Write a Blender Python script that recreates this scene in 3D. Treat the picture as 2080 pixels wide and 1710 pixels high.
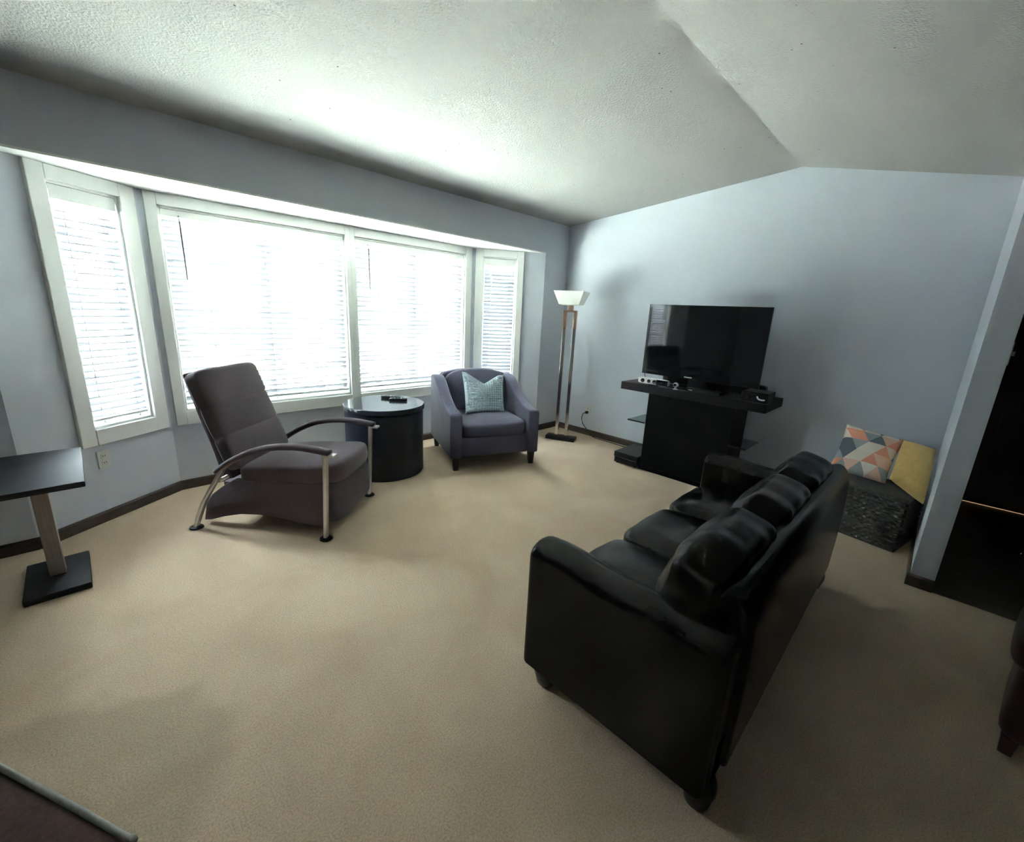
import bpy, bmesh, math, random
from mathutils import Vector, Matrix
random.seed(7)
PI = math.pi
for o in list(bpy.data.objects): bpy.data.objects.remove(o)
SC = bpy.context.scene
COL = SC.collection

# ------------------------------------------------------------------ camera, sky, exposure
F_PX, PITCH, ROLL, YAW = 870.72, math.radians(14.339), math.radians(2.759), math.radians(44.284)
fw = Vector((math.cos(YAW)*math.cos(PITCH), math.sin(YAW)*math.cos(PITCH), -math.sin(PITCH)))
rt = fw.cross(Vector((0, 0, 1))).normalized(); up = rt.cross(fw)
r2 = math.cos(ROLL)*rt + math.sin(ROLL)*up; u2 = -math.sin(ROLL)*rt + math.cos(ROLL)*up
cam = bpy.data.cameras.new('camera'); co = bpy.data.objects.new('camera', cam); COL.objects.link(co)
co.matrix_world = Matrix(((r2.x, u2.x, -fw.x, 0), (r2.y, u2.y, -fw.y, 0), (r2.z, u2.z, -fw.z, 1.45), (0, 0, 0, 1)))
cam.sensor_fit = 'HORIZONTAL'; cam.sensor_width = 36; cam.lens = F_PX/2080*36
cam.clip_start = 0.02; cam.clip_end = 200
SC.camera = co

SKY_STRENGTH = 9.0
wd = bpy.data.worlds.new('overcast_sky'); SC.world = wd; wd.use_nodes = True
bg = wd.node_tree.nodes['Background']
bg.inputs['Color'].default_value = (0.82, 0.92, 1.0, 1); bg.inputs['Strength'].default_value = SKY_STRENGTH

# sun high behind the house: lights the lawn outside, never shines in through the bay
sn_ = bpy.data.lights.new('sun', 'SUN'); sn_.energy = 110; sn_.angle = math.radians(1.5); sn_.color = (1, .97, .95)
so_ = bpy.data.objects.new('sun', sn_); COL.objects.link(so_); so_.rotation_euler = (math.radians(32), 0, math.radians(-12))
SC.view_settings.view_transform = 'Standard'; SC.view_settings.look = 'None'
SC.view_settings.gamma = 1; SC.view_settings.use_curve_mapping = False
SC.view_settings.exposure = 3.75

# ------------------------------------------------------------------ materials
MATS = {}
def mat(name, col, rough=.6, metal=0., spec=.5, noise=None, bump=None, sheen=0., coat=0.):
    """noise = (scale, colour2, lo, hi); bump = (scale, strength, distance)"""
    m = bpy.data.materials.new(name); m.use_nodes = True
    nt = m.node_tree; b = nt.nodes['Principled BSDF']
    b.inputs['Base Color'].default_value = (*col, 1); b.inputs['Roughness'].default_value = rough
    b.inputs['Metallic'].default_value = metal; b.inputs['Specular IOR Level'].default_value = spec
    b.inputs['Sheen Weight'].default_value = sheen; b.inputs['Coat Weight'].default_value = coat
    tc = nt.nodes.new('ShaderNodeTexCoord')
    if noise:
        n = nt.nodes.new('ShaderNodeTexNoise'); n.inputs['Scale'].default_value = noise[0]; n.inputs['Detail'].default_value = 4
        r = nt.nodes.new('ShaderNodeValToRGB')
        r.color_ramp.elements[0].position = noise[2]; r.color_ramp.elements[0].color = (*col, 1)
        r.color_ramp.elements[1].position = noise[3]; r.color_ramp.elements[1].color = (*noise[1], 1)
        nt.links.new(tc.outputs['Object'], n.inputs['Vector']); nt.links.new(n.outputs['Fac'], r.inputs['Fac'])
        nt.links.new(r.outputs['Color'], b.inputs['Base Color'])
    if bump:
        n2 = nt.nodes.new('ShaderNodeTexNoise'); n2.inputs['Scale'].default_value = bump[0]; n2.inputs['Detail'].default_value = 3
        bp = nt.nodes.new('ShaderNodeBump'); bp.inputs['Strength'].default_value = bump[1]; bp.inputs['Distance'].default_value = bump[2]
        nt.links.new(tc.outputs['Object'], n2.inputs['Vector']); nt.links.new(n2.outputs['Fac'], bp.inputs['Height'])
        nt.links.new(bp.outputs['Normal'], b.inputs['Normal'])
    MATS[name] = m
    return m

def wood(name, c1, c2, scale=(2, 2, 30), rough=.45):
    m = mat(name, c1, rough); nt = m.node_tree; b = nt.nodes['Principled BSDF']
    tc = nt.nodes.new('ShaderNodeTexCoord'); mp = nt.nodes.new('ShaderNodeMapping'); mp.inputs['Scale'].default_value = scale
    n = nt.nodes.new('ShaderNodeTexNoise'); n.inputs['Scale'].default_value = 3; n.inputs['Detail'].default_value = 6
    r = nt.nodes.new('ShaderNodeValToRGB'); r.color_ramp.elements[0].color = (*c1, 1); r.color_ramp.elements[1].color = (*c2, 1)
    r.color_ramp.elements[0].position = .35; r.color_ramp.elements[1].position = .65
    nt.links.new(tc.outputs['Object'], mp.inputs['Vector']); nt.links.new(mp.outputs['Vector'], n.inputs['Vector'])
    nt.links.new(n.outputs['Fac'], r.inputs['Fac']); nt.links.new(r.outputs['Color'], b.inputs['Base Color'])
    return m

mat('wall_paint', (.60, .64, .70), .85, spec=.2, bump=(220, .12, .002))
mat('trim_white', (.80, .81, .79), .5, bump=(60, .05, .001))
mat('soffit_white', (.86, .87, .86), .7)
wood('baseboard_wood', (.035, .022, .016), (.07, .045, .032), (3, 3, 40))
mat('plate_white', (.66, .66, .62), .4)
mat('dark_slot', (.012, .012, .012), .6)

def carpet_mat():
    m = mat('carpet', (.47, .40, .32), 1., spec=.05); nt = m.node_tree; b = nt.nodes['Principled BSDF']
    tc = nt.nodes.new('ShaderNodeTexCoord')
    big = nt.nodes.new('ShaderNodeTexNoise'); big.inputs['Scale'].default_value = 1.7; big.inputs['Detail'].default_value = 5; big.inputs['Distortion'].default_value = .8
    r = nt.nodes.new('ShaderNodeValToRGB')
    r.color_ramp.elements[0].position = .36; r.color_ramp.elements[0].color = (.52, .388, .27, 1)
    r.color_ramp.elements[1].position = .64; r.color_ramp.elements[1].color = (.60, .46, .33, 1)
    fine = nt.nodes.new('ShaderNodeTexNoise'); fine.inputs['Scale'].default_value = 170; fine.inputs['Detail'].default_value = 3
    r2_ = nt.nodes.new('ShaderNodeValToRGB')
    r2_.color_ramp.elements[0].position = .3; r2_.color_ramp.elements[0].color = (.74, .74, .74, 1)
    r2_.color_ramp.elements[1].position = .65; r2_.color_ramp.elements[1].color = (1.08, 1.08, 1.08, 1)
    mx = nt.nodes.new('ShaderNodeMixRGB'); mx.blend_type = 'MULTIPLY'; mx.inputs['Fac'].default_value = 1
    bp = nt.nodes.new('ShaderNodeBump'); bp.inputs['Strength'].default_value = .6; bp.inputs['Distance'].default_value = .006
    b.inputs['Sheen Weight'].default_value = .15
    for n in (big, fine): nt.links.new(tc.outputs['Object'], n.inputs['Vector'])
    nt.links.new(big.outputs['Fac'], r.inputs['Fac']); nt.links.new(fine.outputs['Fac'], r2_.inputs['Fac'])
    nt.links.new(r.outputs['Color'], mx.inputs['Color1']); nt.links.new(r2_.outputs['Color'], mx.inputs['Color2'])
    # darker patch of carpet, an ellipse with a noise-wobbled edge
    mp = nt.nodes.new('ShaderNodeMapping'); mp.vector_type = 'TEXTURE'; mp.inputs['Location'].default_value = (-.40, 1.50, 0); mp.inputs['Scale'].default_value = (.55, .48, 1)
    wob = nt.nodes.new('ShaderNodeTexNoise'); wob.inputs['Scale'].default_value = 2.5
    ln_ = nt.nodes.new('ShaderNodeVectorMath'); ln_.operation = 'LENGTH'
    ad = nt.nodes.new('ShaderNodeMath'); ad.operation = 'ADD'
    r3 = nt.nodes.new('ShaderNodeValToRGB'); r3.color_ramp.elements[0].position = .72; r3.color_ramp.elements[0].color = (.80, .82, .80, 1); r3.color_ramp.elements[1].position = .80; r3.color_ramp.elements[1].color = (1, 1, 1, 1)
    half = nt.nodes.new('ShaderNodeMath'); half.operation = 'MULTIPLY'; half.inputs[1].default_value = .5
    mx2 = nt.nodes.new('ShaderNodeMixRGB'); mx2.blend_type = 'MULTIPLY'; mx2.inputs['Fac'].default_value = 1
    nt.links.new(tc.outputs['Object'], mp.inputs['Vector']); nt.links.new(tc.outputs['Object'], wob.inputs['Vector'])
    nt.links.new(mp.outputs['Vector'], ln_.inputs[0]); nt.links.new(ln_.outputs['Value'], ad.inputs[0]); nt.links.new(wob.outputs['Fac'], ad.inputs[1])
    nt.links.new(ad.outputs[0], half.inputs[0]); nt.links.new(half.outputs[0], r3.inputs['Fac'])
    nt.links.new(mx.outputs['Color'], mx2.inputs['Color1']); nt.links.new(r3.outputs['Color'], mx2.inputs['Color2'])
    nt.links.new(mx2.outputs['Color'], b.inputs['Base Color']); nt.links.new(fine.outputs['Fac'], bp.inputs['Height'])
    nt.links.new(bp.outputs['Normal'], b.inputs['Normal'])
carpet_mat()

def ceiling_mat():
    m = mat('popcorn_ceiling', (.39, .39, .38), .95, spec=.1); nt = m.node_tree; b = nt.nodes['Principled BSDF']
    tc = nt.nodes.new('ShaderNodeTexCoord')
    n = nt.nodes.new('ShaderNodeTexNoise'); n.inputs['Scale'].default_value = 95; n.inputs['Detail'].default_value = 3
    bp = nt.nodes.new('ShaderNodeBump'); bp.inputs['Strength'].default_value = .75; bp.inputs['Distance'].default_value = .008
    v = nt.nodes.new('ShaderNodeTexVoronoi'); v.inputs['Scale'].default_value = 17
    lt = nt.nodes.new('ShaderNodeMath'); lt.operation = 'LESS_THAN'; lt.inputs[1].default_value = .085
    gate = nt.nodes.new('ShaderNodeTexNoise'); gate.inputs['Scale'].default_value = .9
    gt = nt.nodes.new('ShaderNodeMath'); gt.operation = 'GREATER_THAN'; gt.inputs[1].default_value = .56
    sep = nt.nodes.new('ShaderNodeSeparateColor')
    g2 = nt.nodes.new('ShaderNodeMath'); g2.operation = 'GREATER_THAN'; g2.inputs[1].default_value = .6
    m1 = nt.nodes.new('ShaderNodeMath'); m1.operation = 'MULTIPLY'
    m2 = nt.nodes.new('ShaderNodeMath'); m2.operation = 'MULTIPLY'
    mx = nt.nodes.new('ShaderNodeMixRGB'); mx.inputs['Color1'].default_value = (.39, .39, .38, 1); mx.inputs['Color2'].default_value = (.12, .11, .10, 1)
    for q in (n, v, gate): nt.links.new(tc.outputs['Object'], q.inputs['Vector'])
    L = nt.links.new
    L(n.outputs['Fac'], bp.inputs['Height']); L(bp.outputs['Normal'], b.inputs['Normal'])
    L(v.outputs['Distance'], lt.inputs[0]); L(gate.outputs['Fac'], gt.inputs[0]); L(v.outputs['Color'], sep.inputs['Color'])
    L(sep.outputs['Red'], g2.inputs[0]); L(lt.outputs[0], m1.inputs[0]); L(gt.outputs[0], m1.inputs[1])
    L(m1.outputs[0], m2.inputs[0]); L(g2.outputs[0], m2.inputs[1]); L(m2.outputs[0], mx.inputs['Fac'])
    L(mx.outputs['Color'], b.inputs['Base Color'])
ceiling_mat()

def slat_mat():
    m = bpy.data.materials.new('slat_vinyl'); m.use_nodes = True; nt = m.node_tree; nt.nodes.remove(nt.nodes['Principled BSDF'])
    d = nt.nodes.new('ShaderNodeBsdfDiffuse'); d.inputs['Color'].default_value = (.33, .33, .345, 1)
    t = nt.nodes.new('ShaderNodeBsdfTranslucent'); t.inputs['Color'].default_value = (.86, .89, .92, 1)
    x = nt.nodes.new('ShaderNodeMixShader'); x.inputs['Fac'].default_value = .10
    nt.links.new(d.outputs[0], x.inputs[1]); nt.links.new(t.outputs[0], x.inputs[2])
    nt.links.new(x.outputs[0], nt.nodes['Material Output'].inputs['Surface']); MATS['slat_vinyl'] = m
slat_mat()
mat('slat_edge', (.46, .47, .50), .6)
def glass_mat(name, tint, gloss):
    m = bpy.data.materials.new(name); m.use_nodes = True; nt = m.node_tree; nt.nodes.remove(nt.nodes['Principled BSDF'])
    t = nt.nodes.new('ShaderNodeBsdfTransparent'); t.inputs['Color'].default_value = (*tint, 1)
    g = nt.nodes.new('ShaderNodeBsdfGlossy'); g.inputs['Roughness'].default_value = .02
    x = nt.nodes.new('ShaderNodeMixShader'); x.inputs['Fac'].default_value = gloss
    nt.links.new(t.outputs[0], x.inputs[1]); nt.links.new(g.outputs[0], x.inputs[2])
    nt.links.new(x.outputs[0], nt.nodes['Material Output'].inputs['Surface']); MATS[name] = m
glass_mat('window_glass', (.95, .98, .97), .05)
glass_mat('shelf_glass', (.72, .78, .78), .08)

mat('recliner_fabric', (.090, .066, .078), .9, spec=.15, noise=(140, (.062, .044, .053), .35, .7), bump=(300, .35, .003), sheen=.25)
mat('armchair_fabric', (.095, .093, .140), .95, spec=.1, noise=(150, (.065, .063, .10), .35, .7), bump=(300, .3, .003), sheen=.3)
mat('brushed_metal', (.55, .53, .50), .32, 1., bump=(90, .05, .001))
mat('lamp_chrome', (.74, .70, .66), .13, 1.)
mat('lamp_copper', (.80, .52, .40), .25, 1.)
mat('lamp_glass', (.88, .90, .84), .35, spec=.5)
mat('black_plastic', (.006, .006, .007), .38, spec=.25, noise=(40, (.014, .014, .015), .4, .7))
mat('black_gloss', (.006, .006, .008), .045, spec=.6, bump=(3, .01, .001))
mat('black_wood', (.0018, .0018, .0022), .5, spec=.06, noise=(18, (.003, .003, .0035), .4, .7))
mat('black_laminate', (.008, .0075, .0095), .40, spec=.22, noise=(26, (.012, .011, .0135), .4, .7))
mat('matte_black', (.014, .013, .016), .62, spec=.25, noise=(26, (.019, .018, .021), .4, .7))
mat('navy_wood', (.010, .013, .024), .42, spec=.3, noise=(14, (.015, .019, .032), .35, .7))
mat('tabletop_gloss', (.030, .034, .045), .16, spec=.6, noise=(8, (.036, .040, .052), .3, .7))
mat('leather', (.0045, .0032, .0028), .27, spec=.20, noise=(12, (.008, .0055, .0045), .35, .7), bump=(160, .12, .002))
mat('dark_leg', (.012, .010, .010), .4, noise=(20, (.020, .016, .014), .3, .7))
mat('silver_plastic', (.72, .73, .74), .35, noise=(30, (.66, .67, .68), .4, .7))
mat('logo_white', (.85, .86, .88), .4, noise=(30, (.80, .81, .82), .4, .7))
mat('waffle_fabric', (.50, .60, .65), .95, spec=.1, bump=(260, .2, .002), sheen=.2)
mat('yellow_fabric', (.72, .49, .19), .95, spec=.1, noise=(30, (.64, .43, .165), .35, .7), bump=(220, .3, .002), sheen=.2)
mat('wicker', (.105, .10, .085), .8, noise=(60, (.045, .042, .036), .3, .7), bump=(120, .4, .003))
mat('brown_fabric', (.095, .048, .038), .95, spec=.1, noise=(120, (.065, .033, .026), .3, .7), bump=(260, .3, .003), sheen=.3)
mat('pale_piping', (.40, .385, .355), .9, noise=(90, (.31, .30, .275), .3, .7))
wood('mahogany', (.035, .010, .008), (.055, .016, .012), (4, 4, 20), .35)
mat('maroon_leather', (.030, .008, .008), .45, noise=(25, (.04, .011, .010), .3, .7), bump=(140, .2, .002))
wood('greige_wood', (.27, .215, .18), (.34, .275, .235), (30, 30, 2), .5)
wood('door_wood', (.030, .018, .012), (.05, .03, .02), (20, 20, 2), .5)
mat('entry_floor_dark', (.085, .075, .065), .6, noise=(5, (.11, .095, .085), .35, .7), bump=(20, .2, .004))  # darker floor colour for the entry beyond the wall end
mat('hall_shade_paint', (.06, .055, .05), .9, noise=(6, (.05, .045, .04), .4, .7))  # dark colour stands in for missing light in hall and behind camera
mat('lawn', (.33, .345, .29), .95, noise=(1.5, (.41, .425, .37), .35, .7), bump=(30, .5, .02))
mat('asphalt', (.32, .32, .33), .9, noise=(4, (.38, .38, .38), .35, .7))
mat('siding', (.36, .22, .18), .9, noise=(5, (.42, .28, .24), .35, .7))
mat('shingle', (.07, .07, .08), .9, noise=(9, (.11, .11, .12), .35, .7))
mat('foliage', (.035, .07, .025), .9, noise=(6, (.06, .11, .035), .35, .7))
mat('bark', (.08, .06, .045), .95, noise=(12, (.05, .04, .03), .35, .7))

# geometric triangles cushion: rows of coral, cream, grey, slate lozenges
def triangle_mat():
    m = mat('triangle_print', (.6, .5, .45), .9, spec=.1, bump=(240, .2, .002)); nt = m.node_tree; b = nt.nodes['Principled BSDF']; L = nt.links.new
    tc = nt.nodes.new('ShaderNodeTexCoord'); s = nt.nodes.new('ShaderNodeSeparateXYZ'); L(tc.outputs['UV'], s.inputs[0])
    def mth(op, a, b_=None):
        n = nt.nodes.new('ShaderNodeMath'); n.operation = op
        for i, v in enumerate((a, b_)):
            if v is None: continue
            if isinstance(v, (int, float)): n.inputs[i].default_value = v
            else: L(v, n.inputs[i])
        return n.outputs[0]
    u = mth('MULTIPLY', s.outputs[0], 3.2); v = mth('MULTIPLY', s.outputs[1], 4.4)
    a = mth('FLOOR', v); fy = mth('SUBTRACT', v, a)
    sh = mth('MULTIPLY', a, .5); ux = mth('ADD', u, sh)
    c1 = mth('FLOOR', mth('ADD', ux, mth('MULTIPLY', fy, .5))); c2 = mth('FLOOR', mth('SUBTRACT', ux, mth('MULTIPLY', fy, .5)))
    cb = nt.nodes.new('ShaderNodeCombineXYZ'); L(c1, cb.inputs[0]); L(c2, cb.inputs[1]); L(a, cb.inputs[2])
    wn = nt.nodes.new('ShaderNodeTexWhiteNoise'); L(cb.outputs[0], wn.inputs['Vector'])
    r = nt.nodes.new('ShaderNodeValToRGB'); r.color_ramp.interpolation = 'CONSTANT'
    cols = [(0, (.84, .74, .64)), (.24, (.78, .34, .23)), (.42, (.85, .56, .44)), (.60, (.38, .41, .42)), (.74, (.14, .17, .20)), (.84, (.86, .78, .70))]
    e = r.color_ramp.elements
    e[0].position = 0; e[0].color = (*cols[0][1], 1); e[1].position = cols[1][0]; e[1].color = (*cols[1][1], 1)
    for p, c in cols[2:]:
        k = e.new(p); k.color = (*c, 1)
    L(wn.outputs['Value'], r.inputs['Fac']); L(r.outputs['Color'], b.inputs['Base Color'])
triangle_mat()

# ------------------------------------------------------------------ mesh helpers
def tag(o, label=None, cat=None, group=None, kind=None):
    if label: o['label'] = label
    if cat: o['category'] = cat
    if group: o['group'] = group
    if kind: o['kind'] = kind
    return o
def thing(name, label, cat, loc=(0, 0, 0), rz=0, group=None):
    o = bpy.data.objects.new(name, None); COL.objects.link(o); o.location = loc; o.rotation_euler = (0, 0, rz); o.empty_display_size = .1
    return tag(o, label, cat, group)
def obj(name, bm, m, parent=None, smooth=False, loc=None, rot=None, label=None):
    me = bpy.data.meshes.new(name); bmesh.ops.recalc_face_normals(bm, faces=bm.faces); bm.to_mesh(me); bm.free()
    me.materials.append(MATS[m] if isinstance(m, str) else m)
    if smooth:
        for p in me.polygons: p.use_smooth = True
        if smooth == 'auto':
            try: me.set_sharp_from_angle(angle=math.radians(40))
            except Exception: pass
    o = bpy.data.objects.new(name, me); COL.objects.link(o)
    if parent: o.parent = parent
    if loc: o.location = loc
    if rot: o.rotation_euler = rot
    if label: o['label'] = label
    return o
def struct(name, bm, m, label, cat, **k):
    return tag(obj(name, bm, m, **k), label, cat, kind='structure')
def inst(src, name, parent, loc, rot=None):
    o = bpy.data.objects.new(name, src.data); COL.objects.link(o); o.parent = parent; o.location = loc
    if rot: o.rotation_euler = rot
    return o
def B(): return bmesh.new()
def box(bm, x0, x1, y0, y1, z0, z1, bev=0, seg=2):
    vs = [bm.verts.new(p) for p in ((x0, y0, z0), (x1, y0, z0), (x1, y1, z0), (x0, y1, z0), (x0, y0, z1), (x1, y0, z1), (x1, y1, z1), (x0, y1, z1))]
    fs = [bm.faces.new([vs[i] for i in f]) for f in ((3, 2, 1, 0), (4, 5, 6, 7), (0, 1, 5, 4), (1, 2, 6, 5), (2, 3, 7, 6), (3, 0, 4, 7))]
    if bev:
        es = list({e for f in fs for e in f.edges})
        bmesh.ops.bevel(bm, geom=es, offset=bev, segments=seg, affect='EDGES', profile=.5)
    return bm
def bbox(*a, **k): return box(B(), *a, **k)
def prism(bm, pts, a0, a1, axis='y', bev=0, seg=2):
    """extrude a 2D outline: axis y -> pts are (x,z); axis x -> (y,z); axis z -> (x,y)"""
    def P(p, a): return (p[0], a, p[1]) if axis == 'y' else ((a, p[0], p[1]) if axis == 'x' else (p[0], p[1], a))
    lo = [bm.verts.new(P(p, a0)) for p in pts]; hi = [bm.verts.new(P(p, a1)) for p in pts]
    n = len(pts); fs = [bm.faces.new(lo), bm.faces.new(hi[::-1])]
    for i in range(n): fs.append(bm.faces.new((lo[i], hi[i], hi[(i+1) % n], lo[(i+1) % n])))
    bmesh.ops.recalc_face_normals(bm, faces=fs)
    if bev:
        es = [e for e in set(fs[0].edges) | set(fs[1].edges)]
        bmesh.ops.bevel(bm, geom=es, offset=bev, segments=seg, affect='EDGES', profile=.5)
    return bm
def lathe(bm, prof, n=40, c=(0, 0)):
    rings = [[bm.verts.new((c[0]+r*math.cos(2*PI*i/n), c[1]+r*math.sin(2*PI*i/n), z)) for i in range(n)] for r, z in prof]
    for a, b in zip(rings, rings[1:]):
        for i in range(n): bm.faces.new((a[i], a[(i+1) % n], b[(i+1) % n], b[i]))
    bm.faces.new(rings[0][::-1]); bm.faces.new(rings[-1])
    return bm
def spline(pts, n=8):
    """Catmull-Rom through points"""
    P = [Vector(p) for p in pts]; P = [2*P[0]-P[1]] + P + [2*P[-1]-P[-2]]; out = []
    for i in range(1, len(P)-2):
        for k in range(n):
            t = k/n; a, b, c, d = P[i-1], P[i], P[i+1], P[i+2]
            out.append(.5*((2*b)+(c-a)*t+(2*a-5*b+4*c-d)*t*t+(-a+3*b-3*c+d)*t**3))
    out.append(P[-2]); return out
def tube(bm, path, rad, side=None, n=10, power=2.):
    """sweep an oval; rad = function t->(a along side, b across) or tuple; side = fixed sideways axis"""
    path = [Vector(p) for p in path]; rings = []
    for i, p in enumerate(path):
        t = (path[min(i+1, len(path)-1)]-path[max(i-1, 0)]).normalized()
        s = Vector(side) if side else (t.cross(Vector((0, 0, 1))) if abs(t.z) < .95 else Vector((1, 0, 0)))
        s = (s - t*s.dot(t)).normalized(); w = t.cross(s)
        f = i/(len(path)-1); a, b = rad(f) if callable(rad) else rad
        ring = []
        for k in range(n):
            th = 2*PI*(k+.5)/n; cx, sx = math.cos(th), math.sin(th)
            cx = math.copysign(abs(cx)**(2/power), cx); sx = math.copysign(abs(sx)**(2/power), sx)
            ring.append(bm.verts.new(p+s*a*cx+w*b*sx))
        rings.append(ring)
    for a, b in zip(rings, rings[1:]):
        for k in range(n): bm.faces.new((a[k], a[(k+1) % n], b[(k+1) % n], b[k]))
    bm.faces.new(rings[0][::-1]); bm.faces.new(rings[-1])
    return bm
def puffbox(sx, sy, sz, bulge=(0, 0, 0), pw=6, n=12, fn=None):
    """soft box centred on the origin: superellipsoid-rounded cube grid with faces that bulge; fn(v)->v post deform"""
    bm = B(); bmesh.ops.create_cube(bm, size=2)
    bmesh.ops.subdivide_edges(bm, edges=bm.edges[:], cuts=n, use_grid_fill=True)
    for v in bm.verts:
        x, y, z = v.co
        # tighten towards edges so the rounding has enough faces
        x, y, z = (math.copysign(abs(q)**.75, q) for q in (x, y, z))
        l = (abs(x)**pw+abs(y)**pw+abs(z)**pw)**(1/pw); q = Vector((x, y, z))/l
        cx, cy, cz = math.cos(x*PI/2), math.cos(y*PI/2), math.cos(z*PI/2)
        v.co = Vector((q.x*sx/2+math.copysign(bulge[0]*cy*cz, x)*abs(q.x), q.y*sy/2+math.copysign(bulge[1]*cx*cz, y)*abs(q.y), q.z*sz/2+math.copysign(bulge[2]*cx*cy, z)*abs(q.z)))
        if fn: v.co = fn(v.co)
    return bm
def pillow(c, thick, n=26, ear=.12, waffle=0, wd=.004, chop=0):
    """c = four corners (bl, br, tr, tl); a plump square cushion with pinched corners; UVs on it"""
    c = [Vector(p) for p in c]; nrm = (c[1]-c[0]).cross(c[3]-c[0]).normalized(); bm = B(); uv = bm.loops.layers.uv.new()
    G = {}
    for s in (1, -1):
        for i in range(n+1):
            for j in range(n+1):
                u, v = i/n, j/n
                edge = i in (0, n) or j in (0, n)
                if s < 0 and edge: G[(s, i, j)] = G[(1, i, j)]; continue
                a, b = 2*u-1, 2*v-1
                # edges pull in between the corners
                pu = .5+(u-.5)*(1-ear*(1-b*b)); pv = .5+(v-.5)*(1-ear*(1-a*a))
                p = (c[0]*(1-pu)+c[1]*pu)*(1-pv)+(c[3]*(1-pu)+c[2]*pu)*pv
                if chop: p = p-(c[3]-c[0]).normalized()*chop*max(0, 1-abs(a+.05)*1.25)**1.1*v**3
                h = thick/2*max(0, (1-a*a)*(1-b*b))**.42
                if waffle: h += wd*(abs(math.sin(u*waffle*PI))*abs(math.sin(v*waffle*PI)))**.6*(0 if edge else 1)
                G[(s, i, j)] = bm.verts.new(p+nrm*s*h)
    for s in (1, -1):
        for i in range(n):
            for j in range(n):
                ids = [(i, j), (i+1, j), (i+1, j+1), (i, j+1)]
                if s < 0: ids = ids[::-1]
                f = bm.faces.new([G[(s, *q)] for q in ids])
                for lp, q in zip(f.loops, ids): lp[uv].uv = (q[0]/n, q[1]/n)
    return bm

# ------------------------------------------------------------------ the room
XT, YW = 4.357, 3.44                 # TV wall, window wall
RY, RZ = 1.11, 2.69                  # ridge
EZ = 2.455                           # ceiling height at the window wall
XL, YB = -3.2, -1.9                  # walls behind the camera
SL = (RZ-2.42)/(RY+.13)              # fall of the far slope
PY0, PY1, PX = -.24, -.135, 3.27     # partition that ends in view
L0, L1, R1, R0 = (-.31, 3.44), (.42, 3.93), (3.28, 3.93), (3.95, 3.44)
HZ = 2.11                            # bay ceiling

bm = B(); prism(bm, [(XL-.1, YB-.1), (XT+2.2, YB-.1), (XT+2.2, YW), (R0[0], YW), (R0[0]+.1, YW+.1), (R1[0]+.05, R1[1]+.1), (L1[0]-.05, L1[1]+.1), (L0[0]-.1, YW+.1), (L0[0], YW), (XL-.1, YW)], -.12, 0, 'z')
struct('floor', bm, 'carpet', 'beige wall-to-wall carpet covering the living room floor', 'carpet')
bm = B(); ys = [(YW+.12, EZ-.12*(RZ-EZ)/(YW-RY)), (RY, RZ), (YB-.1, RZ-SL*(RY-YB+.1))]
prism(bm, [ys[0], ys[1], ys[2], (ys[2][0], ys[2][1]+.12), (RY, RZ+.12), (ys[0][0], ys[0][1]+.12)], XL-.1, XT+2.2, 'x')
struct('ceiling', bm, 'popcorn_ceiling', 'white textured vaulted ceiling with a ridge running across the room', 'ceiling')

bm = B()
box(bm, XL, L0[0], YW, YW+.12, 0, EZ); 
struct('wall_window_left', bm, 'wall_paint', 'grey wall strip at the far left beside the bay window', 'wall')
struct('wall_window_right', bbox(R0[0], XT+.001, YW, YW+.12, 0, EZ), 'wall_paint', 'narrow grey wall strip between the bay window and the room corner', 'wall')
struct('wall_window_header', bbox(L0[0]-.001, R0[0]+.001, YW, YW+.12, HZ+.012, EZ), 'wall_paint', 'dark grey header wall above the bay window', 'wall')
bm = B(); prism(bm, [(L0[0], YW), (R0[0], YW), (R0[0]+.12, YW+.1), (R1[0]+.06, R1[1]+.14), (L1[0]-.06, L1[1]+.14), (L0[0]-.12, YW+.1)], HZ, HZ+.012, 'z')
struct('trim_1', bm, 'soffit_white', 'white strip of bay ceiling over the four windows', 'trim')
bm = B(); prism(bm, [(L0[0]-.15, YW+.12), (R0[0]+.15, YW+.12), (R1[0]+.12, R1[1]+.3), (L1[0]-.12, L1[1]+.3)], HZ+.013, HZ+.12, 'z')  # outer slab added over the bay ceiling to keep light out
struct('roof_bay_blocker', bm, 'shingle', 'unseen shingled slab added over the bay to block light', 'roof')

struct('wall_tv', bbox(XT, XT+.12, PY1, YW+.12, 0, RZ+.05), 'wall_paint', 'pale blue-grey gable wall behind the television', 'wall')
struct('wall_partition', bbox(PX, XT+1.0, PY0, PY1, 0, RZ), 'wall_paint', 'pale wall end standing like a post at the right', 'wall')
struct('wall_back', bbox(XL-.1, XT+2.2, YB-.1, YB, 0, RZ), 'hall_shade_paint', 'wall behind the viewer, painted dark to cut bounced light', 'wall')
struct('wall_left', bbox(XL-.1, XL, YB, YW+.12, 0, RZ), 'wall_paint', 'grey side wall out of view to the left', 'wall')
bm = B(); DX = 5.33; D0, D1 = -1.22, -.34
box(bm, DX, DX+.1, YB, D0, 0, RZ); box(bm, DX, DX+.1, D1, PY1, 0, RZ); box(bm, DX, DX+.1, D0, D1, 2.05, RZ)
struct('wall_hall', bm, 'hall_shade_paint', 'dark end wall of the entry hall', 'wall')
struct('wall_closet', bbox(XT+2.1, XT+2.2, YB, PY1, 0, RZ), 'hall_shade_paint', 'wall of the room behind the dark door', 'wall')
struct('wall_closet_side', bbox(XT+1.0, XT+2.2, PY1-.05, PY1+.05, 0, RZ), 'hall_shade_paint', 'side wall of the room behind the dark door', 'wall')
bm = B(); box(bm, PX+.0, DX+.6, YB, PY0, 0, .004)
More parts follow.
